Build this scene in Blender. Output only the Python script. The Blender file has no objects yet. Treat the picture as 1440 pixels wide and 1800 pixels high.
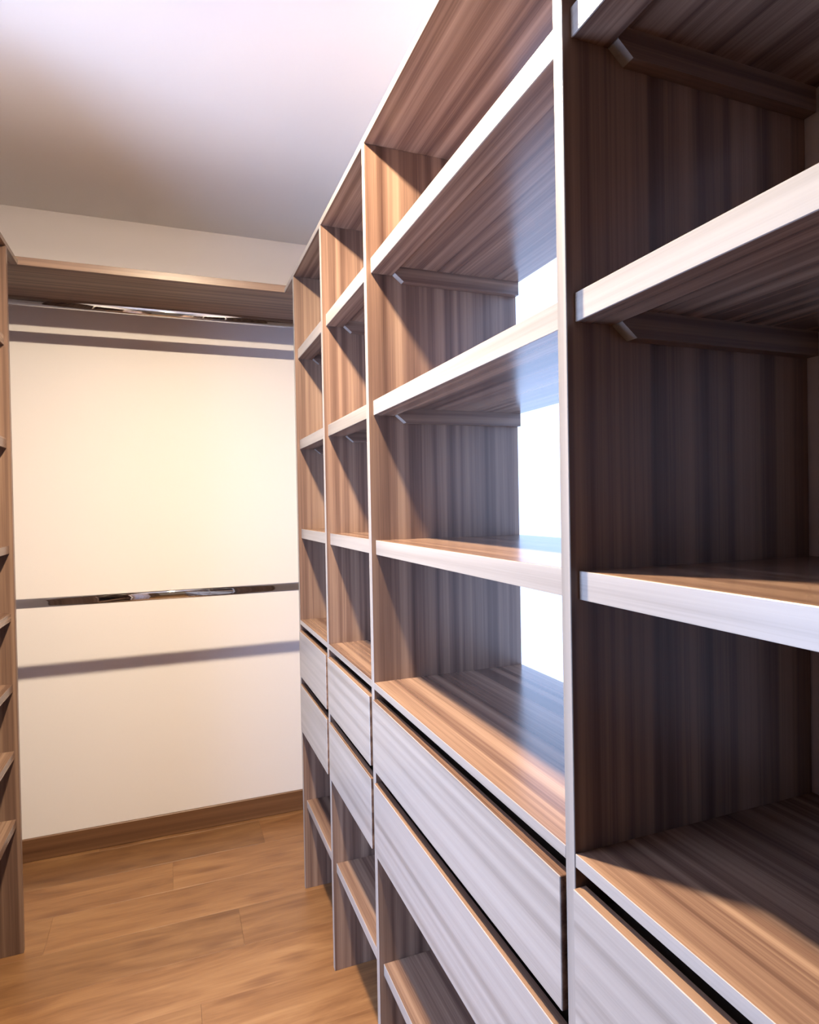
import bpy, bmesh, math, random
from mathutils import Vector, Matrix

C = bpy.context.scene.collection
S = bpy.context.scene
random.seed(4)

# ------------------------------------------------------------------ camera
F_PX, YAW, PITCH, ROLL = 1095.13, 20.995, -0.659, -1.054
cd = bpy.data.cameras.new('camera')
cam = bpy.data.objects.new('camera', cd); C.objects.link(cam)
cd.sensor_fit = 'VERTICAL'; cd.sensor_height = 24.0; cd.lens = F_PX / 1800 * 24.0
cd.clip_start = 0.02
y_, p_, r_ = (math.radians(a) for a in (YAW, PITCH, ROLL))
fw = Vector((math.sin(y_) * math.cos(p_), math.cos(y_) * math.cos(p_), math.sin(p_)))
r0 = Vector((math.cos(y_), -math.sin(y_), 0)); u0 = r0.cross(fw)
rt = r0 * math.cos(r_) + u0 * math.sin(r_); up = u0 * math.cos(r_) - r0 * math.sin(r_)
m = Matrix((rt, up, -fw)).transposed().to_4x4(); m.translation = Vector((0, 0, 1.3778))
cam.matrix_world = m
S.camera = cam

# ------------------------------------------------------------------ world, exposure
SKY = (0.46, 0.63, 1.0); SKY_STRENGTH = 11.0
w = bpy.data.worlds.new('overcast_sky'); S.world = w; w.use_nodes = True
bg = w.node_tree.nodes['Background']
bg.inputs[0].default_value = (*SKY, 1); bg.inputs[1].default_value = SKY_STRENGTH
S.view_settings.view_transform = 'Standard'; S.view_settings.look = 'None'
S.view_settings.gamma = 1.0; S.view_settings.exposure = 0.35
S.view_settings.use_curve_mapping = False
LAMP_POS = (0.05, 1.17, 2.47); LAMP_RADIUS = 0.045
LAMP_COLOUR = (1.0, 0.82, 0.57); LAMP_STRENGTH = 4500

def portal(name, loc, rot, sx, sy):
    l = bpy.data.lights.new(name, 'AREA'); l.shape = 'RECTANGLE'; l.size = sx; l.size_y = sy
    l.cycles.is_portal = True
    o = bpy.data.objects.new(name, l); C.objects.link(o)
    o.location = loc; o.rotation_euler = rot
    return o

# ------------------------------------------------------------------ room numbers (metres)
XF = 0.4265          # front plane of the right-hand unit
XR = 0.819           # right wall
XLF = -0.457         # front plane of the left-hand unit
XL = -0.850          # left wall
YF = 2.828           # far wall
YB = -2.60           # wall behind the camera
ZC = 2.571           # ceiling
T = 0.018            # board
WIN = (0.72, 1.98, 0.10, 2.10)     # y0 y1 z0 z1 of the window behind the unit
DOOR = (0.72, 1.58, 0.0, 2.05)     # unseen doorway in the left wall, put in for its cool daylight
portal('window_portal', (XR + 0.13, (WIN[0]+WIN[1])/2, (WIN[2]+WIN[3])/2), (0, math.radians(90), 0), WIN[3]-WIN[2], WIN[1]-WIN[0])
portal('unseen_door_portal', (XL - 0.11, (DOOR[0]+DOOR[1])/2, (DOOR[2]+DOOR[3])/2), (0, math.radians(-90), 0), DOOR[3]-DOOR[2], DOOR[1]-DOOR[0])

# ------------------------------------------------------------------ materials
def new_mat(name):
    mt = bpy.data.materials.new(name); mt.use_nodes = True
    nt = mt.node_tree; b = nt.nodes['Principled BSDF']
    return mt, nt, b

def ramp(nt, stops):
    n = nt.nodes.new('ShaderNodeValToRGB'); e = n.color_ramp.elements
    while len(e) < len(stops): e.new(0.5)
    for el, (p, c) in zip(e, stops):
        el.position = p; el.color = (*c, 1)
    return n

def node(nt, kind, **kw):
    n = nt.nodes.new(kind)
    for k, v in kw.items(): setattr(n, k, v)
    return n

def grain_coords(nt, axis, spread):
    tc = node(nt, 'ShaderNodeTexCoord'); oi = node(nt, 'ShaderNodeObjectInfo')
    mul = node(nt, 'ShaderNodeMath', operation='MULTIPLY'); mul.inputs[1].default_value = spread
    sep = node(nt, 'ShaderNodeSeparateColor'); nt.links.new(oi.outputs['Color'], sep.inputs[0])
    nt.links.new(sep.outputs[0], mul.inputs[0])        # red channel of the object colour seeds the grain, green sets a board's tone
    add = node(nt, 'ShaderNodeVectorMath', operation='ADD')
    nt.links.new(tc.outputs['Object'], add.inputs[0]); nt.links.new(mul.outputs[0], add.inputs[1])
    return add.outputs[0], sep.outputs[1]

def scaled_noise(nt, vec, axis, along, across, detail, rough=0.5, distort=0.0):
    mp = node(nt, 'ShaderNodeMapping'); s = [across] * 3; s['XYZ'.index(axis)] = along
    mp.inputs['Scale'].default_value = s
    nt.links.new(vec, mp.inputs['Vector'])
    nz = node(nt, 'ShaderNodeTexNoise'); nz.inputs['Scale'].default_value = 1
    nz.inputs['Detail'].default_value = detail; nz.inputs['Roughness'].default_value = rough
    nz.inputs['Distortion'].default_value = distort
    nt.links.new(mp.outputs[0], nz.inputs['Vector'])
    return nz.outputs['Fac']

def math_n(nt, op, a, b):
    n = node(nt, 'ShaderNodeMath', operation=op)
    for i, v in enumerate((a, b)):
        if isinstance(v, (int, float)): n.inputs[i].default_value = v
        else: nt.links.new(v, n.inputs[i])
    return n.outputs[0]

def wood(name, axis, stops, rough=0.26, contrast=1.0):
    """striped wood-grain laminate, grain running along `axis`"""
    mt, nt, b = new_mat(name)
    vec, oi = grain_coords(nt, axis, 37.0)
    broad = scaled_noise(nt, vec, axis, 0.35, 44, 1.0, 0.5, 0.1)
    mid = scaled_noise(nt, vec, axis, 0.8, 130, 2, 0.6, 0.3)
    fine = scaled_noise(nt, vec, axis, 5, 420, 2, 0.6)
    v = math_n(nt, 'ADD', math_n(nt, 'MULTIPLY', broad, 0.85 * contrast),
               math_n(nt, 'ADD', math_n(nt, 'MULTIPLY', mid, 0.36 * contrast), math_n(nt, 'MULTIPLY', fine, 0.24 * contrast)))
    v = math_n(nt, 'ADD', v, 0.47 - 0.725 * contrast)
    cr = ramp(nt, stops); nt.links.new(v, cr.inputs[0])
    nt.links.new(cr.outputs[0], b.inputs['Base Color'])
    b.inputs['Roughness'].default_value = rough
    bp = node(nt, 'ShaderNodeBump'); bp.inputs['Strength'].default_value = 0.05; bp.inputs['Distance'].default_value = 0.0006
    nt.links.new(fine, bp.inputs['Height']); nt.links.new(bp.outputs[0], b.inputs['Normal'])
    return mt

STOPS = [(0.24, (0.058, 0.029, 0.021)), (0.42, (0.135, 0.078, 0.057)), (0.56, (0.215, 0.134, 0.096)), (0.76, (0.310, 0.204, 0.146))]
EDGE = [(0.26, (0.180, 0.156, 0.140)), (0.5, (0.280, 0.248, 0.228)), (0.74, (0.345, 0.310, 0.288))]  # wood tones with the pallor of cool daylight put into the colour
W = {a: wood('walnut_laminate_' + a.lower(), a, STOPS, 0.25 if a == 'Y' else 0.36, 0.85) for a in 'XYZ'}
E = {a: wood('daylit_edge_laminate_' + a.lower(), a, EDGE, 0.34, 0.8) for a in 'XYZ'}  # same wood, paled as if daylit, for the right unit's front edges
FR = {a: wood('daylit_drawer_laminate_' + a.lower(), a, EDGE, 0.30, 0.75) for a in 'Y'}  # drawer fronts, daylight pallor painted into the laminate

def plain(name, col, rough=0.6, metal=0.0, bump=0.0):
    mt, nt, b = new_mat(name)
    b.inputs['Base Color'].default_value = (*col, 1); b.inputs['Roughness'].default_value = rough
    b.inputs['Metallic'].default_value = metal
    if bump:
        tc = node(nt, 'ShaderNodeTexCoord')
        nz = node(nt, 'ShaderNodeTexNoise'); nz.inputs['Scale'].default_value = 160; nz.inputs['Detail'].default_value = 3
        nt.links.new(tc.outputs['Object'], nz.inputs['Vector'])
        bp = node(nt, 'ShaderNodeBump'); bp.inputs['Strength'].default_value = bump; bp.inputs['Distance'].default_value = 0.001
        nt.links.new(nz.outputs['Fac'], bp.inputs['Height']); nt.links.new(bp.outputs[0], b.inputs['Normal'])
    return mt

WALL = plain('white_wall_paint', (0.71, 0.67, 0.685), 0.7, bump=0.12)
CEIL = plain('white_ceiling_paint', (0.80, 0.79, 0.79), 0.8, bump=0.1)
CHROME = plain('polished_chrome', (0.62, 0.62, 0.62), 0.05, 1.0)
WHITE = plain('white_frame_paint', (0.80, 0.80, 0.80), 0.4)
GAP_SHADE = plain('gap_shade_board', (0.035, 0.028, 0.025), 0.7)  # near-black colour stands in for shade inside the drawer gaps
SLAB = plain('grey_underlay', (0.10, 0.08, 0.07), 0.9)

def floor_wood():
    mt, nt, b = new_mat('oak_floor_boards')
    vec, oi = grain_coords(nt, 'X', 53.0)
    broad = scaled_noise(nt, vec, 'X', 2.2, 11, 4, 0.6, 1.2)
    fine = scaled_noise(nt, vec, 'X', 6, 150, 3, 0.6, 0.2)
    v = math_n(nt, 'ADD', math_n(nt, 'MULTIPLY', broad, 0.75), math_n(nt, 'MULTIPLY', fine, 0.25))
    cr = ramp(nt, [(0.28, (0.115, 0.047, 0.018)), (0.46, (0.190, 0.088, 0.036)), (0.58, (0.235, 0.116, 0.049)), (0.74, (0.300, 0.165, 0.075))])
    nt.links.new(v, cr.inputs[0])
    # knots
    mp = node(nt, 'ShaderNodeMapping'); mp.inputs['Scale'].default_value = (2.3, 7.0, 1)
    nt.links.new(vec, mp.inputs['Vector'])
    vo = node(nt, 'ShaderNodeTexVoronoi', voronoi_dimensions='2D'); vo.inputs['Scale'].default_value = 1.0
    nt.links.new(mp.outputs[0], vo.inputs['Vector'])
    wob = math_n(nt, 'ADD', vo.outputs['Distance'], math_n(nt, 'MULTIPLY', math_n(nt, 'SUBTRACT', fine, 0.5), 0.22))
    kr = ramp(nt, [(0.03, (1, 1, 1)), (0.19, (0, 0, 0))]); nt.links.new(wob, kr.inputs[0])
    mx = node(nt, 'ShaderNodeMix', data_type='RGBA')
    nt.links.new(math_n(nt, 'MULTIPLY', kr.outputs[0], 0.85), mx.inputs['Factor'])
    nt.links.new(cr.outputs[0], mx.inputs['A']); mx.inputs['B'].default_value = (0.14, 0.06, 0.025, 1)
    hs = node(nt, 'ShaderNodeHueSaturation')
    nt.links.new(mx.outputs['Result'], hs.inputs['Color'])
    nt.links.new(oi, hs.inputs['Value'])
    nt.links.new(hs.outputs[0], b.inputs['Base Color'])
    b.inputs['Roughness'].default_value = 0.38
    bp = node(nt, 'ShaderNodeBump'); bp.inputs['Strength'].default_value = 0.08; bp.inputs['Distance'].default_value = 0.001
    nt.links.new(fine, bp.inputs['Height']); nt.links.new(bp.outputs[0], b.inputs['Normal'])
    return mt
OAK = floor_wood()
SKIRT = wood('brown_skirting', 'X', [(0.26, (0.085, 0.036, 0.017)), (0.5, (0.140, 0.066, 0.032)), (0.74, (0.19, 0.098, 0.050))], 0.4, 0.8)

def glass():
    mt, nt, b = new_mat('window_glass'); nt.nodes.remove(b)
    out = nt.nodes['Material Output']
    tr = node(nt, 'ShaderNodeBsdfTransparent'); tr.inputs[0].default_value = (0.48, 0.485, 0.49, 1); gl = node(nt, 'ShaderNodeBsdfGlossy'); gl.inputs['Roughness'].default_value = 0.02
    fr = node(nt, 'ShaderNodeFresnel'); fr.inputs['IOR'].default_value = 1.45
    mx = node(nt, 'ShaderNodeMixShader')
    ge = node(nt, 'ShaderNodeNewGeometry')
    front = math_n(nt, 'MULTIPLY', fr.outputs[0], math_n(nt, 'SUBTRACT', 1.0, ge.outputs['Backfacing']))
    nt.links.new(front, mx.inputs[0]); nt.links.new(tr.outputs[0], mx.inputs[1]); nt.links.new(gl.outputs[0], mx.inputs[2])
    nt.links.new(mx.outputs[0], out.inputs[0])
    return mt
GLASS = glass()

def emitter(name, col, strength):
    mt, nt, b = new_mat(name)
    b.inputs['Base Color'].default_value = (0, 0, 0, 1)
    b.inputs['Emission Color'].default_value = (*col, 1); b.inputs['Emission Strength'].default_value = strength
    return mt

# ------------------------------------------------------------------ mesh helpers
def add_box(bm, x0, x1, y0, y1, z0, z1, bev=0.0):
    vs = [bm.verts.new((x, y, z)) for x in (x0, x1) for y in (y0, y1) for z in (z0, z1)]
    idx = [(0, 1, 3, 2), (4, 6, 7, 5), (0, 4, 5, 1), (2, 3, 7, 6), (0, 2, 6, 4), (1, 5, 7, 3)]
    fs = [bm.faces.new([vs[i] for i in f]) for f in idx]
    if bev:
        es = {e for f in fs for e in f.edges}
        bmesh.ops.bevel(bm, geom=list(es), offset=bev, segments=1, affect='EDGES')

def add_prism(bm, pts, y0, y1):
    """outline in x,z extruded along y"""
    a = [bm.verts.new((x, y0, z)) for x, z in pts]; b = [bm.verts.new((x, y1, z)) for x, z in pts]
    n = len(pts)
    bm.faces.new(a); bm.faces.new(b[::-1])
    for i in range(n): bm.faces.new([a[i], b[i], b[(i + 1) % n], a[(i + 1) % n]])

def add_lathe(bm, prof, c, seg=24):
    """profile (r, z) turned about the vertical through c"""
    rings = []
    for r, z in prof:
        rings.append([bm.verts.new((c[0] + r * math.cos(2 * math.pi * k / seg), c[1] + r * math.sin(2 * math.pi * k / seg), c[2] + z)) for k in range(seg)])
    for a, b in zip(rings, rings[1:]):
        for k in range(seg): bm.faces.new([a[k], a[(k + 1) % seg], b[(k + 1) % seg], b[k]])
    bm.faces.new(rings[0][::-1]); bm.faces.new(rings[-1])

def obj(name, bm, mats, parent=None, smooth=False, band=None):
    """link a bmesh as one object; band=(axis,sign): faces looking that way take the second material"""
    bmesh.ops.recalc_face_normals(bm, faces=bm.faces[:])
    if band:
        for f in bm.faces:
            if f.normal[band[0]] * band[1] > 0.55: f.material_index = 1
    if smooth:
        for f in bm.faces: f.smooth = True
    me = bpy.data.meshes.new(name); bm.to_mesh(me); bm.free()
    for mt in (mats if isinstance(mats, (list, tuple)) else [mats]): me.materials.append(mt)
    o = bpy.data.objects.new(name, me); C.objects.link(o)
    o.color = (random.random(), 1.0, 1.0, 1.0)
    if parent: o.parent = parent
    return o

def box(name, mats, parent, x0, x1, y0, y1, z0, z1, bev=0.0, band=None):
    bm = bmesh.new(); add_box(bm, x0, x1, y0, y1, z0, z1, bev)
    return obj(name, bm, mats, parent, band=band)

def struct(o):
    o['kind'] = 'structure'; return o

def thing(name, label, cat, loc=(0, 0, 0), group=None):
    o = bpy.data.objects.new(name, None); C.objects.link(o); o.location = loc
    o['label'] = label; o['category'] = cat
    if group: o['group'] = group
    return o

def tag(o, label, cat, group=None):
    o['label'] = label; o['category'] = cat
    if group: o['group'] = group
    return o

# ------------------------------------------------------------------ the room
floor = struct(box('floor', SLAB, None, XL - 0.1, XR + 0.14, YB - 0.1, YF + 0.1, -0.10, -0.012))
struct(box('ceiling', CEIL, None, XL - 0.1, XR + 0.14, YB - 0.1, YF + 0.1, ZC, ZC + 0.1))
struct(box('wall_far', WALL, None, XL - 0.1, XR + 0.14, YF, YF + 0.1, -0.012, ZC))
struct(box('wall_back', WALL, None, XL - 0.1, XR + 0.14, YB - 0.1, YB, -0.012, ZC))

def wall_with_hole(name, x0, x1, hole):
    y0, y1, z0, z1 = hole
    bm = bmesh.new()
    add_box(bm, x0, x1, YB, y0, -0.012, ZC); add_box(bm, x0, x1, y1, YF, -0.012, ZC)
    add_box(bm, x0, x1, y0, y1, z1, ZC)
    if z0 > 0: add_box(bm, x0, x1, y0, y1, -0.012, z0)
    return struct(obj(name, bm, WALL))
wall_with_hole('wall_right', XR, XR + 0.12, WIN)
wall_with_hole('wall_left', XL - 0.10, XL, DOOR)

# floor boards run across the aisle, one object per board
PW = 0.195; rows = []
y = 2.600
while y < YF: y += PW
while y > YB: rows.append((y - PW, y)); y -= PW
shift = {0: -0.3, 1: 0.335, 2: -0.02, 3: -0.40, 4: 0.19, 5: -0.62, 6: 0.05}
tones = {1: (0.80, 1.04), 2: (1.06, 1.08), 3: (0.99, 1.04), 4: (0.90, 0.96), 5: (0.98, 1.06), 6: (1.0, 1.06)}
for i, (a, b) in enumerate(rows):
    a = max(a, YB); b = min(b, YF)
    cut = shift.get(i, random.uniform(-0.6, 0.6))
    xs = [XL, cut, XR]
    for x0, x1 in zip(xs, xs[1:]):
        bd = box('floor_board', OAK, floor, x0 + 0.0002, x1 - 0.0002, a + 0.0002, b - 0.0002, -0.012, random.uniform(-0.00015, 0.0), 0.0003)
        tone = tones[i][0 if x0 == XL else 1] if i in tones else random.uniform(0.88, 1.06)
        bd.color = (random.random(), tone, 1, 1)

# skirting
struct(box('baseboard_far', SKIRT, None, XL, XR, YF - 0.012, YF, 0.0, 0.090, 0.002))
SKY_ = wood('brown_skirting_side', 'Y', [(0.26, (0.085, 0.036, 0.017)), (0.5, (0.140, 0.066, 0.032)), (0.74, (0.19, 0.098, 0.050))], 0.4, 0.8)
struct(box('baseboard_left', SKY_, None, XL, XL + 0.012, 2.30, YF - 0.013, 0.0, 0.090, 0.002))
struct(box('baseboard_right', SKY_, None, XR - 0.012, XR, 2.30, YF - 0.013, 0.0, 0.090, 0.002))

# window behind the third bay
y0, y1, z0, z1 = WIN
win = struct(box('window_1', GLASS, None, XR + 0.060, XR + 0.066, y0 + 0.035, y1 - 0.035, z0 + 0.035, z1 - 0.035))
bm = bmesh.new()
for a, b, c, d in ((y0, y0 + 0.04, z0, z1), (y1 - 0.04, y1, z0, z1), (y0 + 0.04, y1 - 0.04, z0, z0 + 0.04), (y0 + 0.04, y1 - 0.04, z1 - 0.04, z1)):
    add_box(bm, XR + 0.04, XR + 0.085, a, b, c, d)
obj('window_frame', bm, WHITE, win)
# frame of the unseen doorway that lets in the cool daylight
y0, y1, z0, z1 = DOOR
bm = bmesh.new()
for a, b, c, d in ((y0, y0 + 0.03, z0, z1), (y1 - 0.03, y1, z0, z1), (y0 + 0.03, y1 - 0.03, z1 - 0.03, z1)):
    add_box(bm, XL - 0.10, XL + 0.006, a, b, c, d)
struct(obj('unseen_door_1', bm, WHITE))

# ------------------------------------------------------------------ right-hand shelving unit
U = thing('shelving_unit', 'long wood-grain open shelving unit with drawers along the right wall', 'shelving unit', (XF, 1.0, 0))
o_ = Vector(U.location)
def rbox(name, mats, parent, x0, x1, y0, y1, z0, z1, bev=0.0008, band=None):
    return box(name, mats, parent, x0 - o_.x, x1 - o_.x, y0 - o_.y, y1 - o_.y, z0, z1, bev, band)

DIV = [2.2265, 1.797, 1.3596, 0.6003, -0.159]          # near face of each upright
BACK = 0.8165
ZT = 2.200
SH = [(1.907, 1.941), (1.584, 1.617), (1.265, 1.298)]
CT0, CT1 = 0.9565, 0.9725
XS = XF + 0.0126                                        # shelf fronts sit a little behind the uprights
for d in DIV:
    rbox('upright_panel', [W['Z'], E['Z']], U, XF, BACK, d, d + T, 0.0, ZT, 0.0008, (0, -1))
YT1 = 2.407
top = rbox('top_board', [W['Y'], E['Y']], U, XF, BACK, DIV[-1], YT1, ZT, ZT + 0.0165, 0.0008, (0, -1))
for i in range(4):
    ya, yb = DIV[i + 1] + T + 0.0004, DIV[i] - 0.0004
    for zb, zt in SH:
        s = rbox('shelf', W['Y'], U, XS + 0.0012, BACK, ya, yb, zt - T, zt)
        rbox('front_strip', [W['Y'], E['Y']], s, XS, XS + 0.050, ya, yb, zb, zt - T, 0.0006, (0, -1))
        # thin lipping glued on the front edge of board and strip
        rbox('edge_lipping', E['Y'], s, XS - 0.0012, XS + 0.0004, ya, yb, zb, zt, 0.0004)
        for side in (0, 1):
            c0, c1 = (ya, ya + T) if side == 0 else (yb - T, yb)
            bm = bmesh.new()
            x0 = XS + 0.044
            add_prism(bm, [(x0 - o_.x + 0.007, zt - T), (x0 - o_.x + 0.007, zb), (x0 - o_.x + 0.028, zb - 0.017), (BACK - 0.003 - o_.x, zb - 0.017), (BACK - 0.003 - o_.x, zt - T)], c0 - o_.y, c1 - o_.y)
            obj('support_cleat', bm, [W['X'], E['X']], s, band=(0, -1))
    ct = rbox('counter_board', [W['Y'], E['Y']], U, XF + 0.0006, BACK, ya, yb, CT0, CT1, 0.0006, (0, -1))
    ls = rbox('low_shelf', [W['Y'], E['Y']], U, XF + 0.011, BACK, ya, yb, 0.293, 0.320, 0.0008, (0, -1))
    rbox('added_back_panel', GAP_SHADE, U, BACK - 0.012, BACK, ya, yb, 0.560, CT0)  # added to stop window light leaking into the drawer gaps
    rbox('added_drawer_base', W['Y'], U, XF + 0.03, BACK - 0.013, ya, yb, 0.560, 0.574)  # unseen board, added to block light under the drawers
    for z0, z1 in ((0.7725, 0.9345), (0.5775, 0.7425)):
        d = rbox('drawer', GAP_SHADE, U, XF + 0.016, BACK - 0.05, ya + 0.012, yb - 0.012, z0 + 0.010, z1 - 0.022)
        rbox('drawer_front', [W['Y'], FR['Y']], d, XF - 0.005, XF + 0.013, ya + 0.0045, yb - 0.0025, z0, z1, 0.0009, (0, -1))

# ------------------------------------------------------------------ left-hand shelving units, one seen and one added beside the camera
def left_unit(label, panels, top_end):
    LU = thing('shelving_unit', label, 'shelving unit', (XLF, panels[-1], 0))
    l_ = Vector(LU.location); LB = XL + 0.0025
    def lbox(name, mats, x0, x1, y0, y1, z0, z1):
        return box(name, mats, LU, x0 - l_.x, x1 - l_.x, y0 - l_.y, y1 - l_.y, z0, z1, 0.0008, (0, 1))
    for d in panels:
        lbox('upright_panel', [W['Z'], W['Z']], LB, XLF, d, d + T, 0.0, ZT)
    lbox('top_board', [W['Y'], W['Y']], LB, XLF, panels[-1], top_end, ZT, ZT + 0.0165)
    for a, b in zip(panels, panels[1:]):
        for zb, zt in ((1.893, 1.925), (1.575, 1.607), (1.249, 1.274), (1.040, 1.065), (0.821, 0.845), (0.612, 0.636), (0.398, 0.423)):
            lbox('shelf', [W['Y'], W['Y']], LB, XLF - 0.011, b + T + 0.0004, a - 0.0004, zb, zt)
left_unit('narrow shelving unit at the left edge with closely spaced lower shelves', [2.2426, 1.700], YT1)
left_unit('unseen wide shelving unit on the left beside the camera, added for shade', [0.590, -0.15, -0.90, -1.65], 0.608)  # out of view, added to keep the nearest right-hand bay dark

# ------------------------------------------------------------------ far wall: shelf and hanging rails
sh = box('wall_shelf', [W['X'], W['X']], None, XL + 0.002, XR - 0.002, 2.4075, YF - 0.001, 2.2012, 2.2292, 0.0008)
tag(sh, 'wooden wall shelf across the far white wall above the upper chrome rail', 'shelf')

def rail(y, z, label):
    t = thing('hanging_rail', label, 'rail', (0, y, z), 'chrome hanging rails along the far wall')
    n = 28; prof = []
    for k in range(n):
        a = 2 * math.pi * k / n
        prof.append((0.010 * math.cos(a), 0.010 * math.sin(a) + (0.0075 if math.sin(a) >= 0 else -0.0075)))
    bm = bmesh.new(); x0, x1 = XL + 0.004, XR - 0.004
    a = [bm.verts.new((x0, p, q)) for p, q in prof]; b = [bm.verts.new((x1, p, q)) for p, q in prof]
    for i in range(n):
        f = bm.faces.new([a[i], b[i], b[(i + 1) % n], a[(i + 1) % n]]); f.smooth = True
    bm.faces.new(a); bm.faces.new(b[::-1])
    obj('tube', bm, CHROME, t)
    for s, x in ((1, XL + 0.0005), (-1, XR - 0.0005)):
        bm = bmesh.new()
        a = [bm.verts.new((x, p * 1.5, q * 1.5)) for p, q in prof]; b = [bm.verts.new((x + s * 0.016, p * 1.5, q * 1.5)) for p, q in prof]
        for i in range(n): bm.faces.new([a[i], b[i], b[(i + 1) % n], a[(i + 1) % n]])
        bm.faces.new(a); bm.faces.new(b[::-1])
        obj('socket', bm, CHROME, t)
    return t
rail(2.565, 2.129, 'upper chrome hanging rail close below the wall shelf')
rail(2.53, 1.0545, 'lower chrome hanging rail across the middle of the far white wall')

# ------------------------------------------------------------------ ceiling lamp (just above the frame)
L = thing('ceiling_lamp', 'small round surface-mounted ceiling downlight above the middle of the aisle', 'lamp', (LAMP_POS[0], LAMP_POS[1], ZC))
bm = bmesh.new(); add_lathe(bm, [(0.058, -0.0005), (0.058, LAMP_POS[2] - ZC + 0.006), (0.053, LAMP_POS[2] - ZC + 0.001)], (0, 0, 0), 32)
obj('housing', bm, WHITE, L, True)
bm = bmesh.new()                                        # shallow opal dome
add_lathe(bm, [(LAMP_RADIUS * math.cos(t), LAMP_POS[2] - ZC - 0.0065 * math.sin(t)) for t in (0, 0.35, 0.7, 1.05, 1.4)], (0, 0, 0), 24)
bmesh.ops.recalc_face_normals(bm, faces=bm.faces[:])
me = bpy.data.meshes.new('diffuser'); bm.to_mesh(me); bm.free(); me.materials.append(emitter('warm_diffuser', LAMP_COLOUR, LAMP_STRENGTH))
df = bpy.data.objects.new('diffuser', me); C.objects.link(df); df.parent = L
